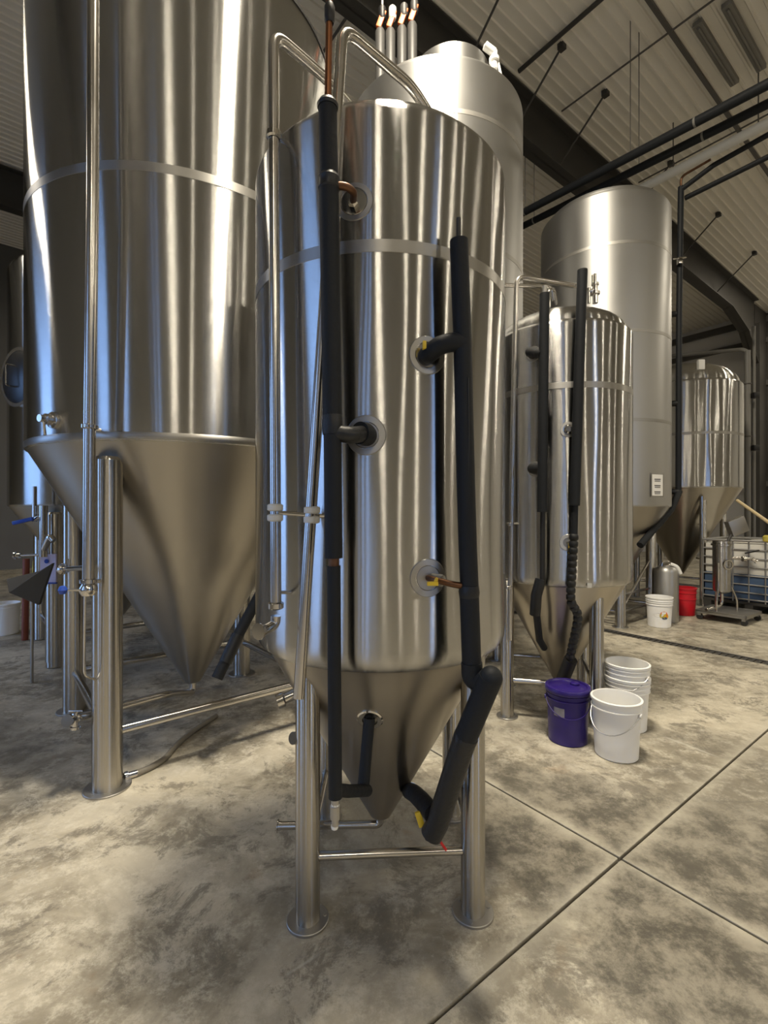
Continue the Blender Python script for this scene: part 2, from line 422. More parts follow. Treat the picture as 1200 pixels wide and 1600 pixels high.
for b, a in ((2.65, 8.1), (2.32, 8.13)):
    T = Thing('strip_fixture', 'unlit grey strip light fixed against the ribbed ceiling', 'light fixture', AB(a, b, ceil_z(a)-.05), group='unlit ceiling strips')
    ax = (Vector((UA.x, UA.y, -.03)).normalized(), UB, Vector((0, 0, 1)))
    T.add('housing', box(AB(a, b, ceil_z(a)-.085), (1.45, .12, .07), ax, bev=.01), 'strip_grey')
    T.add('tube', rod(AB(a-.68, b, ceil_z(a-.68)-.135), AB(a+.68, b, ceil_z(a+.68)-.135), .018, 10), 'strip_grey')
# right wall girts and conduits
for z, t, m in ((7.62, .20, 'girt'), (6.95, .16, 'girt'), (5.6, .16, 'girt'), (2.4, .16, 'girt')):
    single('wall_girt', box(AB(A1-.07, 1, z), (.12, 29.8, t), ABX), m, kind='structure', smooth=0)

# lamps: suspended linear high bays (the light of the hall)
def lamp(a, b, lit='tube_lit', z=7.85):
    c = AB(a, b, z)
    T = Thing('high_bay_lamp_offscreen', 'long suspended lamp with lit diffuser hanging under the ceiling', 'lamp', c, group='high bay lamps over the hall')
    T.add('housing', box(c+Vector((0, 0, .045)), (.5, 1.25, .05), ABX, bev=.01), 'lamp_housing')
    T.add('diffuser_offscreen', ([AB(a+.22*p, b+.58*q, z+.015) for p, q in ((-1, -1), (-1, 1), (1, 1), (1, -1))], [[0, 1, 2, 3]]), lit, smooth=0)
    for s in (-.5, .5):
        T.add('hanger', rod(AB(a, b+s, z+.07), AB(a, b+s, ceil_z(a)), .006, 6), 'girt')
lamp(1.62, 1.47, 'tube_lit_strong')
lamp(16.6, 2.6)  # unseen extra lamp, added to brighten the white right wall
for a, b in ((13.5, -1.0), (-3.9, 9.5), (-4.0, -5.5), (16.0, -4.0),
             (.2, -10.5), (3.2, -10.5), (6.2, -10.5), (9.2, -10.5), (-3.0, -10.5), (13.5, -10.5)):
    lamp(a, b)

# ------------------------------------------------------------------ tanks
def shell(T, c, r, z_tip, r_tip, zj, zt, dome, bands, mcyl, mcone, seg=128, shoulder=.035, bandw=.045, kn=0.0):
    x, y = c
    sh = shoulder
    if kn: prof = [(r-kn*.55*(1-math.sin(t)), zj+kn*(1-math.cos(t))) for t in [PI/2*k/6 for k in range(7)]]; z_a = zj+kn
    else: prof = [(r-.012, zj-.004), (r-.002, zj+.004), (r, zj+.02)]; z_a = zj+.02
    n = 16
    prof += [(r, z_a+(zt-sh-z_a)*k/n) for k in range(1, n+1)]
    prof += [(r-sh*(1-math.cos(t)), zt-sh+sh*math.sin(t)) for t in [PI/2*k/6 for k in range(1, 7)]]
    T.add('cylinder_wall', lathe(prof, seg, (x, y, 0)), mcyl, smooth=60)
    R = r-sh
    T.add('dome', lathe([(R, zt-.001)]+[(R*math.cos(t), zt+dome*math.sin(t)) for t in [PI/2*k/12 for k in range(1, 12)]]+[(0, zt+dome)], seg, (x, y, 0)), mcyl, smooth=60)
    rk = r-kn*.55 if kn else r-.012
    kr = [(rk, zj), (rk-.008, zj-.010)]
    T.add('cone', lathe(kr+[(r_tip+(rk-.008-r_tip)*(1-k/10), zj-.010-(zj-.010-z_tip)*k/10) for k in range(1, 11)]+[(0, z_tip-.004)], seg, (x, y, 0)), mcone, smooth=50)
    for zb in bands:
        T.add('weld_band', lathe([(r-.002, zb-bandw/2), (r+.0015, zb-bandw/2+.002), (r+.0015, zb+bandw/2-.002), (r-.002, zb+bandw/2)], seg, (x, y, 0)), 'steel_band', smooth=60)
def legs(T, pts, r, ztops, plate=.075, m='steel_leg', braces=(), zb=.23, rb=.017, cap=True):
    for (x, y), zt in zip(pts, ztops):
        lg = T.add('leg', lathe([(0, .008), (r, .008), (r, zt-.02), (r*.8, zt), (0, zt)], 32, (x, y, 0)), m)
        if plate:
            bp_ = T.add('base_plate', disc((x, y, 0), (0, 0, 1), plate, .010, 32), 'steel_dull', parent=lg)
            T.add('bolt', cat(*[lathe([(0, 0), (.007, 0), (.007, .004), (0, .004)], 8, (x+math.cos(q)*plate*.8, y+math.sin(q)*plate*.8, .009)) for q in (.2, 2.3, 4.4)]), 'steel_dull', parent=lg)
    for i, j in braces:
        p, q = pts[i], pts[j]
        T.add('leg_brace', rod((p[0], p[1], zb), (q[0], q[1], zb), rb, 16), 'steel_tube')
def patch(c, r, phi, z, r0, r1, h, seg=36, rings=3):
    """raised collar following the curved tank wall, r0..r1 wide (r0=0 closes the disc)"""
    V = []; Fc = []
    prof = [(r0, -.003), (r0, h), (r0+(r1-r0)*.8, h), (r1, -.003)] if r0 > 0 else [(1e-4, h), (r1*.5, h), (r1*.9, h), (r1, -.003)]
    for rad, hh in prof:
        for k in range(seg):
            t = 2*PI*k/seg; s, tt = rad*math.cos(t), rad*math.sin(t); ph = phi+s/r
            V.append(Vector((c[0]+(r+hh)*math.cos(ph), c[1]+(r+hh)*math.sin(ph), z+tt)))
    for i in range(len(prof)-1):
        for k in range(seg): Fc.append([i*seg+k, i*seg+(k+1) % seg, (i+1)*seg+(k+1) % seg, (i+1)*seg+k])
    return V, Fc
def port(T, px, py, c, r, rin, rout, inner='steel_dull'):
    p = hit(px, py, c, r); phi = math.atan2(p.y-c[1], p.x-c[0])
    col = T.add('port_collar', patch(c, r, phi, p.z, rin*.98, rout, .003), 'steel_band', smooth=40)
    T.add('port_pocket', patch(c, r, phi, p.z, 0, rin, .0016), inner, smooth=40, parent=col)
    return p, Vector((math.cos(phi), math.sin(phi), 0))
def ferrule(p, axis, r=.025, L=.03):
    axis = Vector(axis).normalized()
    return lathe([(0, 0), (r*.7, 0), (r*.7, L*.7), (r, L*.75), (r, L), (0, L)], 20, p, axis)
def clamp(c, axis, r):
    return lathe([(r*.98, -.012), (r*1.3, -.008), (r*1.3, .008), (r*.98, .012)], 20, c, axis, closed=True)
def square(c, hd, rot):
    return [(c[0]+hd*math.cos(rot+k*PI/2), c[1]+hd*math.sin(rot+k*PI/2)) for k in range(4)]

# --- foreground tank
c1 = (-.015, 2.09); R1 = .523
T1 = Thing('fermenter_tank', 'polished steel conical tank in front, black pipes on both sides, weld band above', 'tank', (c1[0], c1[1], 0))
shell(T1, c1, R1, .195, .045, .965, 2.85, .13, [2.365], 'steel_polished', 'steel_cone', kn=.075)
L1 = [(-.28, 1.775), (.333, 1.81), (.335, 2.40), (-.285, 2.385)]
legs(T1, L1, .045, (1.0, 1.0, .99, .99), .077, braces=((0, 1), (1, 2), (3, 0)), zb=.235, rb=.016)
# spray-ball tubes up the front and over the dome
pA = [P(431, 945, 1.60), P(429, 500, 1.61), P(427, 52, 1.62), Vector((-.20, 1.80, 3.10)), Vector((-.05, 1.96, 3.05)), Vector((-.05, 1.97, 2.95))]
ta = T1.add('cleaning_tube', tube(pA, .0185, 18, .055), 'steel_tube', smooth=50)
T1.add('outlet_elbow', cat(tube([P(431, 962, 1.60), P(430, 975, 1.60), P(420, 981, 1.58), P(411, 985, 1.565)], .017, 14, .03), ferrule(P(411, 985, 1.565), P(403, 987, 1.545)-P(411, 985, 1.565), .027, .022)), 'steel_bright', parent=ta)
for q in (P(431, 946, 1.60), P(428, 212, 1.615)): T1.add('tube_collar', clamp(q, (0, 0, 1), .02), 'steel_bright', parent=ta)
pB = [P(467, 1090, 1.54), P(535, 44, 1.575), Vector((.10, 1.79, 3.08)), Vector((.27, 1.96, 2.98)), Vector((.28, 1.97, 2.86))]
tb = T1.add('blow_off_tube', tube(pB, .0185, 18, .055), 'steel_tube', smooth=50)
for q in (rod(P(428, 212, 1.615), hit(447, 222, c1, R1-.01), .008), rod(P(424, 800, 1.60), P(500, 806, 1.585), .007), rod(P(498, 806, 1.585), hit(512, 806, c1, R1-.005), .007), rod(P(431, 925, 1.60), hit(455, 926, c1, R1-.005), .006)):
    T1.add('tube_bracket', q, 'steel_bright')
for q in (clamp(P(430, 793, 1.602), (0, 0, 1), .020), clamp(P(430, 809, 1.602), (0, 0, 1), .020), clamp(P(487.5, 797, 1.553), (0, 0, 1), .020), clamp(P(487, 812, 1.553), (0, 0, 1), .020)):
    T1.add('clamp_pad', q, 'white_pad')
T1.add('top_rod', rod(P(594, 185, 1.7), P(594, 155, 1.7), .006), 'steel_bright')
# cone fittings
T1.add('cone_ferrule', cat(ferrule(Vector((-.31, 1.84, .82)), Vector((-.10, -.03, -.035)), .028, .10)), 'steel_bright')
T1.add('cone_ferrule', ferrule(Vector((-.30, 1.80, .66)), P(450, 1154, 1.74)-Vector((-.30, 1.80, .66)), .022, .055), 'steel_bright')
T1.add('outlet_pipe', tube([Vector((c1[0], c1[1], .2)), Vector((c1[0], c1[1], .150)), Vector((-.45, 2.085, .146))], .0165, 16, .05), 'steel_tube', smooth=50)
T1.add('outlet_ferrule', ferrule(Vector((-.445, 2.085, .146)), (-1, 0, 0), .026, .014), 'steel_bright')
pa, na = port(T1, 553, 315, c1, R1, .052*.9, .072*.9, 'steel_bright')
pb, nb = port(T1, 572, 680, c1, R1, .045, .068)
pc, nc = port(T1, 668, 555, c1, R1, .045, .066, 'steel_bright')
pd, nd = port(T1, 669, 903, c1, R1, .044, .066, 'steel_dull')
pcone = Vector((-.06, 1.82, .70))
def cone_ring(px, py, r0, r1):
    for k in range(4000):
        Y = 1.4+k*.0003; p = P(px, py, Y); rad = .045+(p.z-.195)/.76*.429
        if math.hypot(p.x-c1[0], p.y-c1[1]) < rad: break
    nrm = Vector((p.x-c1[0], p.y-c1[1], 0)).normalized()*.87+Vector((0, 0, -.49))
    T1.add('cone_flange', ringd(p-nrm*.006, nrm, r0, r1, .012), 'steel_bright')
# --- left insulated line on the foreground tank
YL = 1.475
GL = Thing('insulated_pipe', 'black foam insulated coolant line with copper riser on front tank, beside the steel tubes', 'pipe', (-.15, YL, .3))
x_top, x_mid, x_bot = P(512, 168, YL), P(521, 880, YL), P(524, 1246, YL)
GL.add('foam_sleeve', tube([x_top, P(514, 280, YL)], .0285, 22), 'foam')
GL.add('foam_sleeve', tube([P(514, 292, YL), P(516, 420, YL+.003), P(518, 560, YL-.002), P(519.5, 662, YL)], .030, 22), 'foam')
GL.add('foam_sleeve', tube([P(519.5, 662, YL), P(520.5, 770, YL+.003), P(521.5, 872, YL)], .0275, 22), 'foam')
GL.add('foam_sleeve', tube([P(521.5, 884, YL), P(522.5, 1050, YL+.003), x_bot], lambda t: .021, 22), 'foam')
GL.add('foam_collar', cat(lathe([(.0, 0), (.031, 0), (.033, .01), (.026, .022), (.012, .026), (0, .026)], 22, P(512, 170, YL))), 'foam_tape')
GL.add('copper_riser', tube([P(512, 165, YL), P(514, 60, YL), P(515, -40, YL), P(515, -300, YL)], .0105, 14), 'copper')
GL.add('riser_coupling', lathe([(.012, -.03), (.016, -.02), (.016, .02), (.012, .03)], 16, P(515, 22, YL), closed=True), 'rubber_black')
GL.add('steel_riser', rod(P(515, -300, YL), P(515, -1500, YL), .014), 'steel_tube')
# taped tee at the upper port
GL.add('taped_tee', lathe([(0, -.028), (.025, -.028), (.033, -.016), (.031, 0), (.034, .014), (.027, .028), (0, .028)], 18, P(514, 287, YL)), 'foam_tape')
pe = pa+na*.012
GL.add('copper_elbow', tube([P(520, 290, YL), P(541, 291, YL), P(553, 300, YL+.02), pe+Vector((0, 0, -.008)), pa], .0115, 14, .025), 'copper_old')
GL.add('elbow_nut', lathe([(0, 0), (.018, 0), (.018, .018), (.012, .026), (0, .026)], 6, pa+Vector((0, 0, -.012)), na), 'steel_bright', smooth=0)
GL.add('foam_tee', cat(lathe([(0, -.03), (.030, -.03), (.0315, -.02), (.0315, .02), (.030, .03), (0, .03)], 22, P(519.5, 664, YL)), tube([P(520, 676, YL), P(548, 680, YL), pb+nb*.03], .026, 20, .02)), 'foam_tape')
GL.add('foam_stub', tube([pb+nb*.045+Vector((-.015, 0, 0)), pb+nb*.02, pb-nb*.002], .036, 24), 'foam')
GL.add('pipe_gap', rod(P(521.5, 870, YL), P(521.5, 886, YL), .017), 'copper_old')
# lower branch to the cone
jb = P(524, 1234, YL)
GL.add('foam_branch', tube([jb, P(545, 1236, YL+.08), P(574, 1235, YL+.20)], .0195, 18), 'foam')
GL.add('foam_riser', tube([P(567, 1238, YL+.19), P(572, 1180, 1.70), P(577, 1122, 1.72)], .0205, 18), 'foam')
GL.add('cone_nipple', tube([P(577, 1126, 1.715), P(578, 1116, 1.74), Vector((-.05, 1.86, .66))], .016, 14, .03), 'rubber_black')
cone_ring(578, 1124, .028, .048)
GL.add('drain_fitting', lathe([(0, 0), (.011, 0), (.011, .02), (.016, .022), (.016, .06), (.013, .063), (.013, .085), (0, .085)], 10, x_bot+Vector((.0, 0, -.085))), 'steel_dull')
GL.add('thread_tape', cat(lathe([(.0115, 0), (.0135, .004), (.0115, .014)], 12, x_bot+Vector((0, 0, -.026))), lathe([(0, -.012), (.010, -.006), (.012, .004), (.0, .006)], 9, x_bot+Vector((-.002, 0, -.089)))), 'teflon')
# --- right insulated line
YR = 1.55
GR = Thing('insulated_pipe', 'black foam coolant line with slanted lower section, yellow valve handles, on front tank', 'pipe', (.25, YR, .3))
GR.add('foam_sleeve', tube([P(717, 376, YR), P(720, 460, YR), P(723, 540, YR), P(725, 640, YR), P(728, 760, YR-.003), P(731, 860, YR), P(734, 930, YR)], .0295, 22), 'foam')
GR.add('foam_sleeve', tube([P(733, 925, YR), P(735, 980, YR), P(737, 1040, YR)], .031, 22), 'foam')
GR.add('foam_joint', lathe([(0, -.02), (.031, -.018), (.034, 0), (.031, .02), (0, .022)], 22, P(733, 925, YR)), 'foam_tape')
GR.add('foam_slit', tube([P(731.5, 590, YR-.0285), P(732.5, 690, YR-.029), P(731, 770, YR-.0295)], .0025, 6), 'rubber_black')
GR.add('pipe_end', rod(P(716.5, 378, YR), P(716.5, 341, YR), .0075, 12), 'steel_paint')
GR.add('foam_elbow', tube([P(724, 538, YR), P(708, 534, YR-.01), P(686, 540, YR-.005), pc+nc*.03, pc-nc*.002], .030, 22, .05), 'foam')
GR.add('valve_handle', box(P(663, 540, 1.55), (.012, .022, .026), bev=.003), 'yellow_plastic')
GR.add('copper_branch', tube([P(729, 916, YR), P(712, 914, YR-.012), P(695, 910, YR-.005), pd+nd*.02, pd-nd*.002], .0105, 14, .03), 'copper_old')
GR.add('valve_body', lathe([(0, 0), (.016, 0), (.016, .022), (.02, .026), (.02, .042), (0, .046)], 8, pd+Vector((.012, 0, 0)), (P(700, 912, YR-.01)-pd)), 'steel_dull', smooth=0)
GR.add('valve_handle', cat(box(P(676, 912, 1.50), (.035, .012, .013), bev=.003), rod(P(681, 908, 1.50), pd+nd*.02+Vector((.02, 0, 0)), .006)), 'yellow_plastic')
el0, el1 = P(737, 1040, YR), P(768, 1062, 1.50)
GR.add('foam_elbow', tube([el0+Vector((0, 0, .01)), P(738, 1064, YR), P(764, 1062, YR-.03), P(767, 1066, 1.50)], .034, 22, .05), 'foam')
GR.add('foam_knee', lathe([(.0365*math.sin(t), -.0365*math.cos(t)) for t in [PI*k/10 for k in range(11)]], 20, P(767, 1059, 1.50)), 'foam')
GR.add('foam_diagonal', tube([P(767, 1058, 1.50), P(727, 1153, 1.57)], .0375, 24), 'foam')
GR.add('foam_diagonal', tube([P(728, 1150, 1.57), P(684, 1285, 1.68), P(674, 1304, 1.69)], .0385, 24), 'foam_tape')
GR.add('foam_cuff', tube([P(729, 1149, 1.569), P(726, 1156, 1.572)], .0395, 24), 'foam_tape')
GR.add('end_cap', lathe([(0, -.005), (.014, -.004), (.014, .02), (0, .022)], 14, P(670, 1309, 1.69)), 'rubber_black')
GR.add('foam_branch', tube([P(676, 1272, 1.69), P(660, 1252, 1.77), P(648, 1240, 1.86), P(640, 1236, 2.0)], .032, 20, .03), 'foam')
GR.add('valve_handle', box(P(656, 1280, 1.72), (.022, .012, .055), (Vector((.95, 0, .3)).normalized(), Vector((0, 1, 0)), Vector((-.3, 0, .95)).normalized()), bev=.003), 'yellow_plastic')
GR.add('valve_lever', cat(rod(P(683, 1308, 1.74), P(697, 1328, 1.76), .005), rod(P(676, 1296, 1.70), P(684, 1309, 1.74), .004)), 'red_plastic')
cone_ring(643, 1238, .030, .046)

# --- big tank on the left
c2 = (-1.41, 3.56); R2 = 1.0
T2 = Thing('fermenter_tank', 'tallest polished conical tank rising past the picture top, four thick legs', 'tank', (c2[0], c2[1], 0))
shell(T2, c2, R2, .255, .055, 1.885, 4.72, .3, [3.34], 'steel_polished_big', 'steel_cone_big', seg=160, shoulder=.02, bandw=.055)
T2.add('bottom_band', lathe([(R2-.003, 1.887), (R2+.0012, 1.891), (R2+.0012, 1.925), (R2-.003, 1.929)], 160, (c2[0], c2[1], 0)), 'steel_band', smooth=60)
T2.add('top_gasket', lathe([(R2-.01, 4.69), (R2+.006, 4.695), (R2+.006, 4.715), (R2-.01, 4.72)], 160, (c2[0], c2[1], 0)), 'rubber_black', smooth=60)
L2 = [(-1.505, 2.63), (-.485, 3.465), (-1.32, 4.485), (-2.34, 3.65)]
legs(T2, L2, .075, (1.80, 1.80, 1.80, 1.80), .118, braces=((0, 1), (1, 2), (2, 3), (3, 0)), zb=.30, rb=.025)
pv = [P(146, -60, 2.40), P(145, 300, 2.40), P(140, 660, 2.42), P(138, 915, 2.44)]
tc_ = T2.add('cleaning_tube', tube([pv[0]+Vector((.1, .9, 1.0)), pv[0]+Vector((0, 0, 1.0))]+pv, .028, 18, .06), 'steel_tube', smooth=50)
T2.add('tube_clamp', cat(clamp(P(140, 667, 2.42), (0, 0, 1), .03), rod(P(132, 668, 2.42), P(158, 672, 2.46), .008), rod(P(140, 668, 2.42), hit(150, 672, c2, R2), .008)), 'steel_bright')
vv = T2.add('outlet_valve', cat(lathe([(0, -.035), (.03, -.03), (.042, -.01), (.042, .01), (.03, .03), (0, .035)], 18, P(138, 921, 2.44)), clamp(P(138, 908, 2.44), (0, 0, 1), .032), rod(P(138, 908, 2.44), P(160, 908, 2.60), .011)), 'steel_bright')
T2.add('valve_stem', rod(P(138, 922, 2.42), P(103, 922, 2.38), .006), 'steel_bright', parent=vv)
T2.add('valve_knob', lathe([(0, -.022), (.014, -.018), (.022, 0), (.014, .018), (0, .022)], 16, P(98, 922, 2.37)), 'blue_plastic', parent=vv)
T2.add('drip_tube', tube([P(133, 930, 2.44), P(132, 1000, 2.45), P(132, 1056, 2.46), P(150, 1062, 2.56)], .006, 10, .03), 'steel_bright')
T2.add('side_branch', cat(rod(P(138, 887, 2.44), P(100, 889, 2.62), .013), ferrule(P(104, 889, 2.6), P(90, 889, 2.66)-P(104, 889, 2.6), .03, .05), rod(P(108, 885, 2.58), P(108, 873, 2.58), .006)), 'steel_bright')
ps = hit(85, 657, c2, R2); ns = Vector((ps.x-c2[0], ps.y-c2[1], 0)).normalized()
sv = T2.add('sample_valve', cat(lathe([(0, 0), (.045, 0), (.045, .015), (.03, .02), (.03, .05), (.02, .055), (.02, .08), (0, .08)], 20, ps, ns), rod(ps+ns*.06, ps+ns*.07+Vector((.02, 0, -.09)), .009)), 'steel_bright')
T2.add('outlet_pipe', tube([Vector((c2[0], c2[1], .26)), Vector((c2[0], c2[1], .17)), P(260, 1085, 3.1), P(120, 1122, 2.60)], .024, 16, .07), 'steel_tube', smooth=50)
T2.add('drain_valve', cat(lathe([(0, 0), (.028, 0), (.028, .015), (.02, .02), (.02, .06), (.032, .065), (.032, .08), (0, .08)], 18, P(120, 1122, 2.60), P(100, 1128, 2.5)-P(120, 1122, 2.6)), rod(P(118, 1123, 2.58), P(120, 1112, 2.58), .006), rod(P(108, 1111, 2.58), P(130, 1111, 2.58), .006), ferrule(P(118, 1124, 2.58), (0, 0, -1), .024, .05)), 'steel_bright')
ins = Thing('insulated_pipe', 'black foam wrapped pipe slanting down beside the big tank cone', 'pipe', P(340, 1062, 2.85))
ins.add('foam_sleeve', tube([P(408, 925, 3.12), P(376, 985, 3.02), P(339, 1060, 2.90)], .034, 20), 'foam')
ins.add('foam_tape', tube([P(372, 992, 3.01), P(352, 1035, 2.94)], .039, 20), 'foam_tape')
ins.add('bare_pipe', rod(P(385, 968, 3.08), P(352, 1032, 2.985), .024), 'steel_bright')

# floor hose by the big tank leg
hs = Thing('floor_hose', 'grey hose with a metal end lying beside the front leg of the big tank', 'hose', fl(205, 1218)+Vector((0, 0, 0)))
hp = [fl(212, 1214), fl(235, 1204), fl(258, 1190), fl(275, 1168), fl(300, 1147), fl(338, 1122)]
hs.add('hose', tube([p+Vector((0, 0, .017)) for p in hp], .017, 12, .12), 'hose_grey', smooth=50)
hs.add('coupling', cat(rod(fl(195, 1219)+Vector((0, 0, .018)), fl(214, 1213)+Vector((0, 0, .018)), .019), clamp(fl(197, 1218)+Vector((0, 0, .018)), fl(214, 1213)-fl(195, 1219), .02)), 'steel_bright')

# --- satin tall tanks behind
def tall_tank(c, r, top, label, seam_px=None):
    T = Thing('storage_tank', label, 'tank', (c[0], c[1], 0))
    zj = 1.57
    shell(T, c, r, .16, .05, zj, top, .22, [], 'steel_satin', 'steel_cone_big', seg=128, shoulder=.05)
    for z in (2.67, 3.8, 4.92):
        T.add('seam_ring', lathe([(r-.002, z-.022), (r+.002, z-.020), (r+.002, z+.020), (r-.002, z+.022)], 128, (c[0], c[1], 0)), 'steel_dull', smooth=60)
    L = [(c[0]-.07*.98, c[1]-.65), (c[0]+.65, c[1]-.07), (c[0]+.07, c[1]+.65), (c[0]-.65, c[1]+.07)]
    legs(T, L, .066, (1.45,)*4, .10, braces=((0, 1), (1, 2), (2, 3), (3, 0)), zb=.20, rb=.022)
    legs(T, [], .06, (), 0)
    for i, j in ((0, 1), (3, 0)):
        T.add('leg_brace', rod((*L[i], .2), (*L[j], .85), .018, 12), 'steel_tube')
        T.add('leg_brace', rod((*L[i], .42), (*L[j], .42), .018, 12), 'steel_tube')
    return T
c3 = (.52, 4.99); R3 = .88
T3 = tall_tank(c3, R3, 5.42, 'satin steel tank right behind the front tank, orange levers on its top')
T3.add('top_rim', lathe([(.31, 5.38), (.36, 5.38), (.36, 5.575), (.35, 5.585), (.32, 5.585), (.31, 5.575)], 64, (c3[0]+.10, c3[1]-.45, 0), closed=True), 'steel_satin')
ph = hit(713, 190, c3, R3)
T3.add('seam_strip', box((ph.x, ph.y-.002, 4.55), (.016, .012, 1.75)), 'steel_dull', smooth=0)
pt = P(772, 100, 4.3)
T3.add('vent_valve', cat(lathe([(0, 0), (.03, 0), (.03, .06), (.045, .07), (.045, .10), (.03, .11), (.03, .16), (0, .17)], 16, pt-Vector((0, 0, .05))), lathe([(0, 0), (.035, 0), (.035, .10), (0, .11)], 14, pt+Vector((0, 0, .10)), (-.8, -.2, .4)), rod(pt+Vector((.02, 0, .08)), pt+Vector((.06, 0, -.10)), .012)), 'white_plastic')
for k, (px, py, lev) in enumerate(((594, 84, -8), (610, 84, -4), (628, 80, -3), (644, 74, -3))):
    Y = 4.5; c = P(px, py, Y)
    T = Thing('actuator_valve', ('upright grey valve cylinder with orange lever and a thin riser pipe', 'upright grey valve cylinder with white cap and orange lever', 'upright grey valve cylinder with orange lever on the satin tank top', 'upright grey valve cylinder with orange lever on the satin tank top')[k], 'valve', c, group='valve cylinders with orange levers')
    T.add('body', lathe([(0, -.30), (.045, -.30), (.045, .20), (.035, .22), (.02, .225), (.02, .28), (0, .285)], 18, c), 'grey_body')
    T.add('lever', box(c+Vector((.01, -.01, .31)), (.05, .03, .16), (Vector((.94, 0, -.34)), Vector((0, 1, 0)), Vector((.34, 0, .94))), bev=.008), 'orange_plastic')
    if k == 0: T.add('riser', rod(c+Vector((.02, 0, .4)), c+Vector((.02, 0, 2.6)), .014), 'steel_dull')
    T.add('cap', lathe([(0, .36), (.03, .36), (.036, .38), (.036, .46), (.02, .48), (0, .48)], 14, c+Vector((.02, 0, -.04))), ('rubber_black', 'white_plastic', 'grey_body', 'grey_body')[k])
c4 = (3.15, 6.95); R4 = .85
T4 = tall_tank(c4, R4, 5.62, 'satin steel tank with a white paper notice low on its wall')
pn = hit(1027, 758, c4, R4+.004); nn = Vector((pn.x-c4[0], pn.y-c4[1], 0)).normalized(); tn = Vector((-nn.y, nn.x, 0))
nt_ = Thing('paper_notice', 'white printed notice sheet taped on satin tank wall', 'notice', pn)
nt_.add('sheet', box(pn, (.20, .004, .27), (tn, nn, Vector((0, 0, 1)))), 'paper', smooth=0)
nt_.add('border', cat(*[box(pn+nn*.001+tn*q*.105, (.012, .005, .30), (tn, nn, Vector((0, 0, 1)))) for q in (-1, 1)]), 'steel_dull', smooth=0)
for zz in (.075, -.005, -.085):
    nt_.add('text_line', cat(box(pn+nn*.003+Vector((0, 0, zz)), (.11, .004, .012), (tn, nn, Vector((0, 0, 1)))), box(pn+nn*.003+Vector((0, 0, zz-.022)), (.10, .004, .008), (tn, nn, Vector((0, 0, 1))))), 'ink', smooth=0)
# coolant drop beside the satin tank and overhead pair
dp = Thing('insulated_pipe', 'black vertical coolant drop beside the satin tank, turning to run overhead', 'pipe', P(1062, 770, 6.75))
tp = P(1064, 292, 6.7)
e1 = tp-UB*2.4+Vector((0, 0, .22)); e2 = tp-UB*2.4+UA*.22+Vector((0, 0, .02))
dp.add('drop_sleeve', tube([P(1060, 775, 6.75), P(1061, 500, 6.72), tp], .038, 16), 'foam')
dp.add('header_sleeve', tube([tp+Vector((0, 0, -.04)), tp-UB*.35+Vector((.05, 0, .10)), e1], .034, 14), 'foam')
dp.add('header_sleeve', tube([tp+UA*.14-Vector((0, 0, .1)), e2], .034, 14), 'foam')
dp.add('bare_bend', tube([tp, tp+Vector((0, 0, .14)), tp-UB*.36+Vector((0, 0, .17))], .016, 10, .08), 'copper_old')
dp.add('foam_diagonal', tube([P(1061, 768, 6.75), P(1048, 797, 6.6), P(1000, 852, 6.25)], .045, 14, .05), 'foam')
for py in (490, 630, 768):
    q = P(1060, py, 6.74); dp.add('foam_branch', tube([q, Vector((q.x-.16, q.y+.06, q.z))], .04, 12), 'foam_tape')
dp.add('valve', cat(box(P(1062, 408, 6.66), (.06, .06, .09), bev=.01), rod(P(1052, 405, 6.66), P(1072, 402, 6.66), .012)), 'steel_bright')
for k, (da, dz, rr) in enumerate(((5.42, 0, .047), (5.62, -.045, .043))):
    KF = 1.24; rr *= KF; da *= KF; p0, p1 = AB(da, -7.4, 1.5+(4.98+dz-1.5)*KF), AB(da, 4.75*KF, 1.5+(5.56+dz-1.5)*KF)
    T = Thing('overhead_pipe', ('upper' if k == 0 else 'lower')+' black insulated pipe of the pair hung below the ceiling', 'pipe', p1)
    T.add('foam_sleeve', tube([p0, p0.lerp(p1, .5), p1], rr, 18), 'foam')
    for s in (.30, .585, .74, .93):
        q = p0.lerp(p1, s); d = (p1-p0).normalized()
        T.add('joint_band', tube([q-d*.012, q+d*.012], rr+.002, 18), 'strip_grey')
    for s in (.585, .80, .93):
        q = p0.lerp(p1, s)
        T.add('hanger_rod', rod(q, Vector((q.x, q.y, ceil_z(da)))), 'girt') if False else T.add('hanger_rod', rod(q, Vector((q.x, q.y, ceil_z(da))), .006, 6), 'girt')
wd = Thing('white_duct', 'white round pipe running under the ceiling behind the black pipes', 'pipe', AB(9, 4.3, 7.35))
wd.add('duct', tube([AB(9, -8, 7.35), AB(9, 4.5, 7.35)], .075, 18), 'duct_white')
for b in (0, 2.4, 3.6):
    wd.add('hanger', rod(AB(9, b, 7.4), AB(9, b, ceil_z(9)), .01, 6), 'girt')

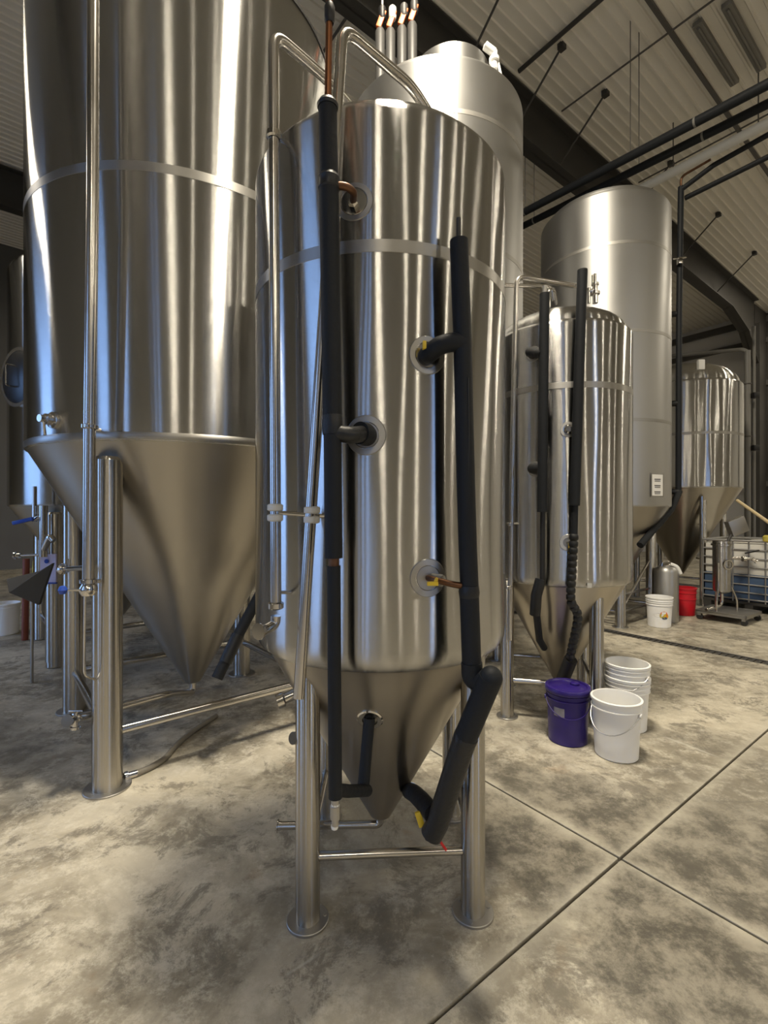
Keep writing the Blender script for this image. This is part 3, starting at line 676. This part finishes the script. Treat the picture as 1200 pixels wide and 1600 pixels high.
# --- small polished tank, middle right
c5 = (1.365, 3.76); R5 = .51
T5 = Thing('fermenter_tank', 'smaller polished conical tank behind the buckets, two black pipes on its wall', 'tank', (c5[0], c5[1], 0))
shell(T5, c5, R5, .20, .045, .985, 2.82, .20, [2.36], 'steel_polished', 'steel_cone', kn=.06)
L5 = [(.905, 3.55), (1.495, 3.40), (1.66, 4.03), (1.06, 4.17)]
legs(T5, L5, .048, (1.0, .97, .97, .97), .077, braces=((0, 1), (1, 2), (2, 3), (3, 0)), zb=.27, rb=.02)
t5 = T5.add('cleaning_tube', tube([P(797, 1000, 3.46), P(799, 800, 3.46), P(804, 560, 3.46), P(807, 432, 3.46), P(900, 447, 3.60), P(905, 448, 3.9), P(905, 470, 3.9)], .0185, 16, .07), 'steel_tube', smooth=50)
T5.add('tube_clamp', cat(clamp(P(797, 819, 3.46), (0, 0, 1), .022), rod(P(797, 818, 3.46), hit(812, 818, c5, R5-.01), .008)), 'steel_bright', parent=t5)
T5.add('tube_collar', clamp(P(796, 918, 3.46), (0, 0, 1), .021), 'steel_bright', parent=t5)
T5.add('back_tube', tube([P(770, 445, 4.0), P(862, 448, 4.0), P(866, 470, 4.0)], .017, 14, .05), 'steel_tube', smooth=50)
T5.add('sight_elbow', tube([P(858, 480, 3.6), P(858, 452, 3.6), P(866, 452, 3.7), P(870, 476, 3.75)], .011, 12, .04), 'steel_bright')
T5.add('relief_valve', cat(lathe([(0, 0), (.02, 0), (.02, .06), (.034, .065), (.034, .085), (.02, .09), (.02, .13), (.028, .135), (.028, .15), (.012, .16), (.012, .22), (0, .22)], 14, P(930, 474, 3.6)), rod(P(920, 474, 3.6), P(920, 450, 3.6), .012), rod(P(920, 456, 3.6), P(930, 452, 3.6), .014), rod(P(926, 430, 3.6), P(926, 446, 3.6), .008)), 'steel_bright')
port(T5, 833, 553, c5, R5, .04, .055); port(T5, 836, 733, c5, R5, .04, .055)
q1, m1 = port(T5, 888, 671, c5, R5, .035, .055, 'steel_bright'); q2, m2 = port(T5, 888, 848, c5, R5, .035, .06, 'steel_dull')
T5.add('port_cap', lathe([(0, 0), (.03, 0), (.03, .02), (.02, .03), (0, .03)], 16, q1, m1), 'steel_bright')
T5.add('tag', box(hit(921, 915, c5, R5+.003), (.03, .006, .03)), 'white_pad', smooth=0)
gl5 = Thing('insulated_pipe', 'black foam pipe with two round stubs on the tank behind the buckets', 'pipe', P(846, 1000, 3.2))
Y5 = 3.20
gl5.add('foam_sleeve', tube([P(851, 459, Y5), P(849, 600, Y5), P(847, 800, Y5)], .032, 18), 'foam')
gl5.add('thin_pipe', tube([P(848, 798, Y5), P(847, 905, Y5), P(843, 925, Y5)], .016, 12), 'rubber_black')
gl5.add('taped_joint', tube([P(845, 905, Y5), P(838, 930, Y5-.0), P(836, 960, Y5+.03)], .036, 14), 'foam_tape')
gl5.add('lower_sleeve', tube([P(836, 940, Y5+.02), P(843, 1000, Y5+.15), P(850, 1012, Y5+.30)], .024, 14), 'foam')
for px, py in ((833, 553), (836, 733)):
    q = hit(px, py, c5, R5); m_ = Vector((q.x-c5[0], q.y-c5[1], 0)).normalized()
    gl5.add('foam_stub', tube([P(849, py, Y5), q+m_*.05, q-m_*.002], .034, 16), 'foam_tape')
gl5.add('pipe_end', rod(P(851, 462, Y5), P(851, 447, Y5), .018), 'steel_dull')
gr5 = Thing('insulated_pipe', 'black foam pipe with segmented lower wrap ending behind the purple pail', 'pipe', P(880, 1060, 3.3))
gr5.add('foam_sleeve', tube([P(910, 424, Y5), P(904, 600, Y5), P(898, 790, Y5)], .033, 18), 'foam')
gr5.add('open_end', lathe([(.02, 0), (.033, 0), (.033, .008), (.02, .008)], 18, P(910, 424, Y5), closed=True), 'rubber_black')
gr5.add('thin_pipe', tube([P(898, 788, Y5), P(897, 835, Y5)], .023, 14), 'foam')
pts = [P(897, 834, Y5), P(892, 920, Y5), P(891, 944, Y5), P(904, 956, Y5+.03), P(902, 975, Y5+.05), P(884, 1058, Y5+.22)]
path = rounded(pts, .08)
seg_len = [0]
for a, b in zip(path, path[1:]): seg_len.append(seg_len[-1]+(b-a).length)
def at_len(s):
    for i in range(len(path)-1):
        if seg_len[i+1] >= s: return path[i].lerp(path[i+1], (s-seg_len[i])/(seg_len[i+1]-seg_len[i]+1e-9))
    return path[-1]
s = 0.0
while s < seg_len[-1]-.045:
    p, q = at_len(s), at_len(s+.046)
    gr5.add('wrap_segment', lathe([(0, 0), (.022, .0), (.030, .012), (.030, .034), (.022, .046), (0, .046)], 14, p, q-p), 'foam_tape'); s += .044
gr5.add('tip_wrap', tube([P(892, 1030, Y5+.16), P(879, 1062, Y5+.24)], .045, 14), 'rubber_black')
gr5.add('valve_branch', tube([P(897, 846, Y5), q2+m2*.02, q2], .014, 12), 'steel_dull')
gr5.add('valve_handle', cat(box(q2+m2*.05+Vector((.01, 0, -.035)), (.03, .012, .07), bev=.003)), 'yellow_plastic')

# --- far right tank
c6 = (5.19, 8.47); R6 = .9
T6 = Thing('fermenter_tank', 'polished conical tank against the white wall, above the caged tote', 'tank', (c6[0], c6[1], 0))
shell(T6, c6, R6, .42, .05, 1.89, 3.62, .42, [2.75], 'steel_polished', 'steel_cone', seg=96, shoulder=.05)
L6 = [(c6[0]-.07, c6[1]-.72), (c6[0]+.72, c6[1]-.05), (c6[0]+.07, c6[1]+.72), (c6[0]-.72, c6[1]+.07)]
legs(T6, L6, .05, (1.75,)*4, .085, braces=((0, 3), (1, 2), (2, 3)), zb=.3, rb=.02)
T6.add('leg_tube', cat(rod((c6[0]-.15, c6[1]-.80, .12), (c6[0]-.15, c6[1]-.80, 1.75), .028), rod((c6[0]-.15, c6[1]-.8, 1.3), (c6[0]-.1, c6[1]-.65, 1.3), .012), rod((c6[0]-.15, c6[1]-.8, .75), (c6[0]-.1, c6[1]-.6, .75), .012)), 'steel_bright')
T6.add('dome_fitting', box(P(1095, 570, 7.7), (.10, .06, .16), bev=.01), 'white_plastic')

# --- left background tank with manway
c7 = (-3.12, 5.62); R7 = 1.0
T7 = Thing('fermenter_tank', 'polished tank partly hidden behind the tallest tank, round dark manway on its side', 'tank', (c7[0], c7[1], 0))
shell(T7, c7, R7, .255, .055, 1.56, 4.05, .3, [3.0], 'steel_polished_big', 'steel_cone_big', seg=128, shoulder=.08)
L7 = [(c7[0]-.07, c7[1]-.93), (c7[0]+.93, c7[1]-.09), (c7[0]+.09, c7[1]+.93), (c7[0]-.93, c7[1]+.09)]
legs(T7, L7, .077, (1.5,)*4, .05, zb=.3, rb=.025, braces=((0, 1), (0, 3)))
for x, y in L7[:1]:
    T7.add('leveling_sleeve', lathe([(.0, .06), (.083, .06), (.083, 1.2), (.0, 1.2)], 28, (x, y, 0)), 'steel_leg')
pm = hit(31, 590, c7, R7); nm = Vector((pm.x-c7[0], pm.y-c7[1], 0)).normalized()
mw = T7.add('manway_door', lathe([(0, 0), (.26, 0), (.26, .05), (.20, .07), (0, .09)], 36, pm-nm*.03, nm), 'port_dark')
T7.add('manway_ring', lathe([(.255, 0), (.29, 0), (.29, .055), (.255, .055)], 36, pm-nm*.03, nm, closed=True), 'steel_bright', parent=mw)
T7.add('manway_handle', tube([pm+nm*.05+Vector((0, 0, .10)), pm+nm*.12+Vector((0, 0, .10)), pm+nm*.12+Vector((0, 0, -.10)), pm+nm*.05+Vector((0, 0, -.10))], .008, 8, .02), 'steel_bright', parent=mw)
lbx = Thing('label_sheet', 'pale lilac notice wrapped on the tank leg near the blue lever', 'notice', P(76, 888, 4.50))
lbx.add('sheet', box(P(76, 888, 4.58), (.15, .02, .27)), 'label_purple', smooth=0)
lbx.add('blue_edge', box(P(76, 911, 4.575), (.15, .022, .014)), 'blue_plastic', smooth=0)
lbx.add('blue_dot', lathe([(0, 0), (.02, 0), (.02, .006), (0, .006)], 14, P(73, 877, 4.565), (0, -1, 0)), 'blue_plastic')
vb = Thing('valve_cluster', 'steel valve branch with long blue lever beside the background tank', 'valve', P(52, 810, 4.5))
vb.add('pipe', cat(rod(P(54, 760, 4.5), P(54, 815, 4.5), .02), rod(P(68, 790, 4.5), P(68, 870, 4.5), .035), tube([P(54, 812, 4.5), P(60, 808, 4.5), P(68, 806, 4.5)], .022, 12), tube([P(68, 860, 4.5), P(78, 838, 4.45), P(84, 845, 4.45)], .03, 12, .05)), 'steel_bright')
vb.add('lever', box(P(36, 814, 4.45), (.19, .03, .035), (Vector((.97, 0, .22)), Vector((0, 1, 0)), Vector((-.22, 0, .97))), bev=.006), 'blue_plastic')
vb.add('thermowell', cat(rod(P(28, 868, 4.5), P(62, 867, 4.55), .012), ferrule(P(32, 868, 4.5), (-1, 0, 0), .035, .05)), 'steel_bright')
hp_ = Thing('hopper_scoop', 'grey folded sheet metal chute in the left background', 'chute', P(35, 940, 4.2))
hv = [P(10, 905, 4.2), P(62, 892, 4.3), P(82, 880, 4.3), P(60, 945, 4.2), P(14, 926, 4.1), P(60, 918, 4.0)]
hp_.add('chute_sheet', ([hv[0], hv[1], hv[2], hv[3], hv[4]]+[h+Vector((0, .03, .0)) for h in (hv[0], hv[1], hv[2], hv[3], hv[4])], [[0, 1, 2, 3, 4], [9, 8, 7, 6, 5]]+[[i, (i+1) % 5, (i+1) % 5+5, i+5] for i in range(5)]), 'grey_body', smooth=0)
hp_.add('stand', rod(P(50, 920, 4.25), fl(50, 1067)+Vector((0, 0, 0)), .012), 'steel_dull')
op = fl(39, 1000)
single('orange_pole', rod(op, op+Vector((0, .02, .95)), .035, 12), 'orange_pole', 'dark orange upright pole beside the pail in the left background', 'pole', origin=op)
yh = fl(20, 985)
single('yellow_hose', tube([yh+Vector((.08, .3, .012)), yh+Vector((.08, .25, .5)), yh+Vector((.1, .25, .95)), yh+Vector((.2, .4, 1.25))], .022, 10, .2), 'hose_yellow', 'yellow hose hanging in the left background', 'hose', origin=yh)

# ------------------------------------------------------------------ pails
def pail(name, label, c, m, h=.37, rt=.150, rb=.132, rings=(.30, .33), lid=False, bail=None, group=None, bail_m='bail_wire', sticker=None):
    c = Vector(c); T = Thing(name, label, 'bucket', c, group=group)
    R = lambda z: rb+(rt-rb)*z/h
    out = [(0, .004), (rb-.012, .004), (rb-.006, 0), (rb, .006)]
    for z in rings:
        out += [(R(z)-.0005, z-.006), (R(z)+.009, z-.004), (R(z)+.009, z+.003), (R(z), z+.005)]
    out += [(R(h-.016), h-.020), (rt+.008, h-.018), (rt+.009, h-.003), (rt+.005, h)]
    inn = [(rt-.004, h), (rt-.006, h-.01), (rb-.006, .012), (0, .010)]
    T.add('pail_body', lathe(out+inn, 44, c), m, smooth=40)
    if lid:
        T.add('lid', lathe([(rt+.010, h-.022), (rt+.013, h-.018), (rt+.013, h+.008), (rt+.008, h+.014), (rt-.006, h+.014), (rt-.012, h+.004), (rt-.03, h+.004), (rt-.035, h+.008), (0, h+.009)], 44, c), m, smooth=40)
        T.add('spout_cap', lathe([(0, 0), (.03, 0), (.03, .012), (.024, .016), (0, .016)], 18, c+Vector((.055, .02, h+.008))), m)
    if bail:
        ang, drop = bail
        p0 = c+Vector((math.cos(ang), math.sin(ang), 0))*(R(h*.82)+.010)+Vector((0, 0, h*.82)); p1 = c-Vector((math.cos(ang), math.sin(ang), 0))*(R(h*.82)+.010)+Vector((0, 0, h*.82))
        fw = Vector((math.sin(ang), -math.cos(ang), 0))
        if fw.y > 0: fw = -fw
        pts = []
        for k in range(17):
            t = PI*k/16; s_ = math.cos(t); d_ = math.sin(t)
            q = p0*((1+s_)/2)+p1*((1-s_)/2)
            out_r = (R(.2)+.012)
            pts.append(q+fw*(d_*out_r)+Vector((0, 0, -drop*d_)))
        b_ = T.add('bail_handle', tube(pts, .0028, 8), bail_m)
        for q in (p0, p1): T.add('bail_lug', lathe([(0, 0), (.016, 0), (.016, .012), (0, .014)], 12, q-(q-c).normalized()*.012, Vector((q.x-c.x, q.y-c.y, 0))), m)
    if sticker:
        ang, z, wd_, hg, sm = sticker
        V = []; n = 6
        for i in range(n+1):
            t = ang+(i/n-.5)*wd_/R(z)
            for zz in (z-hg/2, z+hg/2):
                V.append(c+Vector((math.cos(t)*(R(zz)+.0012), math.sin(t)*(R(zz)+.0012), zz)))
        T.add('sticker', (V, [[2*i, 2*i+2, 2*i+3, 2*i+1] for i in range(n)]), sm)
    return T
pail('purple_pail', 'purple plastic pail with closed lid and small grey sticker', fl(887, 1155), 'bucket_purple', lid=True, rings=(.285, .315), bail=(-.25, .10), bail_m='bucket_purple', sticker=(-2.36, .215, .07, .055, 'grey_label'), h=.345, rt=.130, rb=.122)
pail('white_pail', 'open white plastic pail beside the purple lidded pail', fl(963, 1178), 'bucket_white', rings=(.30,), bail=(-.9, .13), h=.355, rt=.140, rb=.124)
cs = Vector((1.70, 3.38, 0))
pail('white_pail', 'lower of two nested white pails behind the steel leg', cs, 'bucket_white', h=.36, rt=.140, rb=.122, rings=(.27, .30, .33))
pail('white_pail', 'upper nested white pail with a wire handle, behind the single open pail', cs+Vector((0, 0, .085)), 'bucket_white', h=.365, rt=.139, rb=.121, rings=(.305, .335), bail=(-.95, .11))
T = pail('white_pail', 'white pail with colourful printed fruit label in front of the steel can', fl(1030, 978), 'bucket_white', rings=(.29, .32, .345), h=.39, rt=.155, rb=.135)
cb = fl(1030, 978)
for k, (da, z, w_, h_, m_) in enumerate(((-.32, .17, .10, .10, 'orange_plastic'), (-.14, .155, .07, .07, 'yellow_plastic'), (-.5, .16, .05, .06, 'hose_yellow'), (-.25, .13, .07, .035, 'tote_blue'), (-.75, .17, .12, .05, 'paper'))):
    V = []; n_ = 8; an = -PI/2+.18+da
    for i in range(n_):
        t = 2*PI*i/n_; aa_ = an+math.cos(t)*w_/2/.145; zz = z+math.sin(t)*h_/2; RR = .135+.02*zz/.39+.0015+k*.0006
        V.append(cb+Vector((math.cos(aa_)*RR, math.sin(aa_)*RR, zz)))
    T.add('printed_label', (V, [list(range(n_))]), m_, smooth=0)
pail('red_pail', 'red plastic pail standing behind the steel can', fl(1069, 960), 'bucket_red', rings=(.24, .33), h=.40, rt=.155, rb=.135)
pail('white_pail', 'white pail on the floor beside the orange pole', fl(8, 990), 'bucket_white', rings=(.33,), h=.38, rt=.155, rb=.14)

# steel can with lid clamps
kc = fl(1041, 970)
K = Thing('steel_can', 'tall round steel can with rounded shoulders and lid handles on top', 'can', kc)
K.add('body', lathe([(0, .004), (.145, .004), (.15, .012), (.15, .68)]+[(.15-.06*(1-math.cos(t)), .68+.07*math.sin(t)) for t in [PI/2*k/6 for k in range(1, 7)]]+[(0, .755)], 48, kc), 'steel_satin')
K.add('lid', lathe([(0, .745), (.06, .745), (.06, .775), (.05, .785), (0, .787)], 28, kc), 'steel_bright')
K.add('handle', tube([kc+Vector((-.06, 0, .75)), kc+Vector((-.05, 0, .82)), kc+Vector((.05, 0, .82)), kc+Vector((.07, 0, .75))], .009, 10, .04), 'steel_bright')
K.add('hose_end', tube([kc+Vector((.03, -.05, .79)), kc+Vector((.10, -.09, .76)), kc+Vector((.14, -.10, .66))], .022, 12, .05), 'white_plastic')

# caged tote
t0 = AB(8.64, 3.02); tc0 = AB(9.14, 2.42)
TT = Thing('bulk_tote', 'caged bulk tote with white upper half and blue lower half by the wall', 'tote', tc0)
TT.add('bottle', box(AB(9.14, 2.42, .80), (.96, 1.16, .48), ABX, bev=.04), 'tote_white')
TT.add('lower_panel', box(AB(9.14, 2.42, .37), (.97, 1.17, .40), ABX, bev=.02), 'tote_blue')
TT.add('pallet', cat(box(AB(9.14, 2.42, .145), (1.0, 1.2, .04), ABX), *[box(AB(9.14, 2.42+d, .065), (1.0, .1, .13), ABX) for d in (-.54, 0, .54)]), 'steel_paint', smooth=0)
for z in (.2, .30, .42, .55, .68, .81, .94, 1.07):
    r_ = .012 if z != 1.07 else .018
    pts = [AB(8.64, 1.82, z), AB(8.64, 3.02, z), AB(9.64, 3.02, z), AB(9.64, 1.82, z), AB(8.64, 1.82, z)]
    TT.add('cage_bar', tube(pts, r_, 8), 'cage')
for d in [1.82+.2*k for k in range(7)]:
    TT.add('cage_bar', rod(AB(8.64, d, .16), AB(8.64, d, 1.07), .011, 8), 'cage')
for a in [8.84+.2*k for k in range(5)]:
    TT.add('cage_bar', rod(AB(a, 3.02, .16), AB(a, 3.02, 1.07), .011, 8), 'cage')
TT.add('lid', lathe([(0, 1.03), (.11, 1.03), (.11, 1.07), (0, 1.075)], 24, AB(9.14, 2.42, 0)), 'tote_white')

# wheeled cart with filter housing
cc = Vector((4.79, 6.72, 0)); ax45 = (Vector((.80, .6, 0)), Vector((-.6, .80, 0)), Vector((0, 0, 1)))
CT = Thing('filter_cart', 'steel filter housing mounted on a low wheeled dolly before the caged tote', 'cart', cc)
CT.add('platform', cat(box(cc+Vector((0, 0, .125)), (.60, .60, .02), ax45, bev=.004), *[box(cc+ax45[i]*s*.29+Vector((0, 0, .115)), ((.02, .6, .045) if i == 0 else (.6, .02, .045)), ax45) for i in (0, 1) for s in (-1, 1)]), 'steel_dull')
for sx in (-1, 1):
    for sy in (-1, 1):
        p = cc+ax45[0]*sx*.26+ax45[1]*sy*.26
        cw = CT.add('castor', lathe([(0, -.018), (.036, -.018), (.042, -.01), (.042, .01), (.036, .018), (0, .018)], 18, p+Vector((0, 0, .042)), (.8, .6, 0)), 'castor')
        CT.add('fork', box(p+Vector((0, 0, .085)), (.05, .045, .05), ax45), 'steel_dull', parent=cw)
hc = Vector((4.70, 6.72, 0))
CT.add('housing', lathe([(0, .36), (.05, .37), (.10, .40), (.112, .43), (.112, 1.03), (.13, 1.035), (.13, 1.06), (.112, 1.065), (.112, 1.10), (0, 1.11)], 36, hc), 'steel_polished')
for s, e in (((-.09, -.06), (-.13, -.08)), ((.10, -.02), (.18, -.04)), ((0, .10), (.02, .16))):
    CT.add('stand_leg', tube([hc+Vector((s[0], s[1], .80)), hc+Vector((s[0], s[1], .5)), hc+Vector((e[0], e[1], .30)), hc+Vector((e[0], e[1], .13))], .013, 10, .08), 'steel_bright')
CT.add('drain_elbow', tube([hc+Vector((0, 0, .38)), hc+Vector((0, 0, .20)), hc+Vector((-.30, -.12, .165))], .02, 12, .08), 'steel_bright')
CT.add('gauge', lathe([(.052, 0), (.066, 0), (.066, .02), (.052, .02)], 24, hc+Vector((-.01, -.125, .78)), (0, -1, 0), closed=True), 'steel_bright')
vl = CT.add('side_valve', cat(rod(hc+Vector((.1, 0, .86)), hc+Vector((.42, -.03, .85)), .018), lathe([(0, -.03), (.035, -.02), (.035, .02), (0, .03)], 14, hc+Vector((.28, -.03, .85)), (1, 0, 0)), ferrule(hc+Vector((.40, -.03, .85)), (.6, -.3, -.4), .035, .06)), 'steel_bright')
CT.add('valve_lever', box(hc+Vector((.38, -.05, .95)), (.20, .02, .02), (Vector((.97, 0, .2)), Vector((0, 1, 0)), Vector((-.2, 0, .97))), bev=.004), 'rubber_black', parent=vl)
CT.add('control_box', box(hc+Vector((.24, .05, 1.30)), (.24, .10, .22), (Vector((.93, 0, .36)), Vector((0, 1, 0)), Vector((-.36, 0, .93))), bev=.01), 'steel_dull')
CT.add('box_post', rod(hc+Vector((.10, .05, 1.05)), hc+Vector((.20, .05, 1.25)), .02), 'steel_paint')

# broom handle and conduit by the column
q0, q1_ = P(1152, 782, 7.3), P(1215, 826, 6.3)
BR = Thing('wood_pole', 'pale wooden handle leaning across above the caged tote', 'pole', q1_)
BR.add('handle', rod(q0, q1_, .022, 12), 'wood_pale')
BR.add('yellow_grip', lathe([(0, 0), (.05, .02), (.055, .08), (.03, .10), (0, .10)], 14, P(1199, 848, 6.4)), 'hose_yellow')
cp = AB(17.2, 4.55)
CN = Thing('wall_conduit', 'grey vertical service pipe with side outlets standing before the dark column', 'pipe', P(1168, 900, 9.0))
CN.add('riser', cat(rod(P(1168, 930, 9.0), P(1168, 548, 9.0), .05)), 'strip_grey')
CN.add('riser', rod(P(1178, 930, 9.2), P(1178, 510, 9.2), .028), 'strip_grey')
CN.add('cross_pipe', tube([P(1168, 550, 9.0), P(1160, 546, 9.05), P(1050, 556, 10.6)], .036, 12, .08), 'strip_grey')
for py in (600, 682):
    CN.add('outlet', cat(box(P(1179, py+18, 8.95), (.10, .12, .10), bev=.01)), 'rubber_black')
    CN.add('collar', clamp(P(1168, py, 9.0), (0, 0, 1), .05), 'girt')
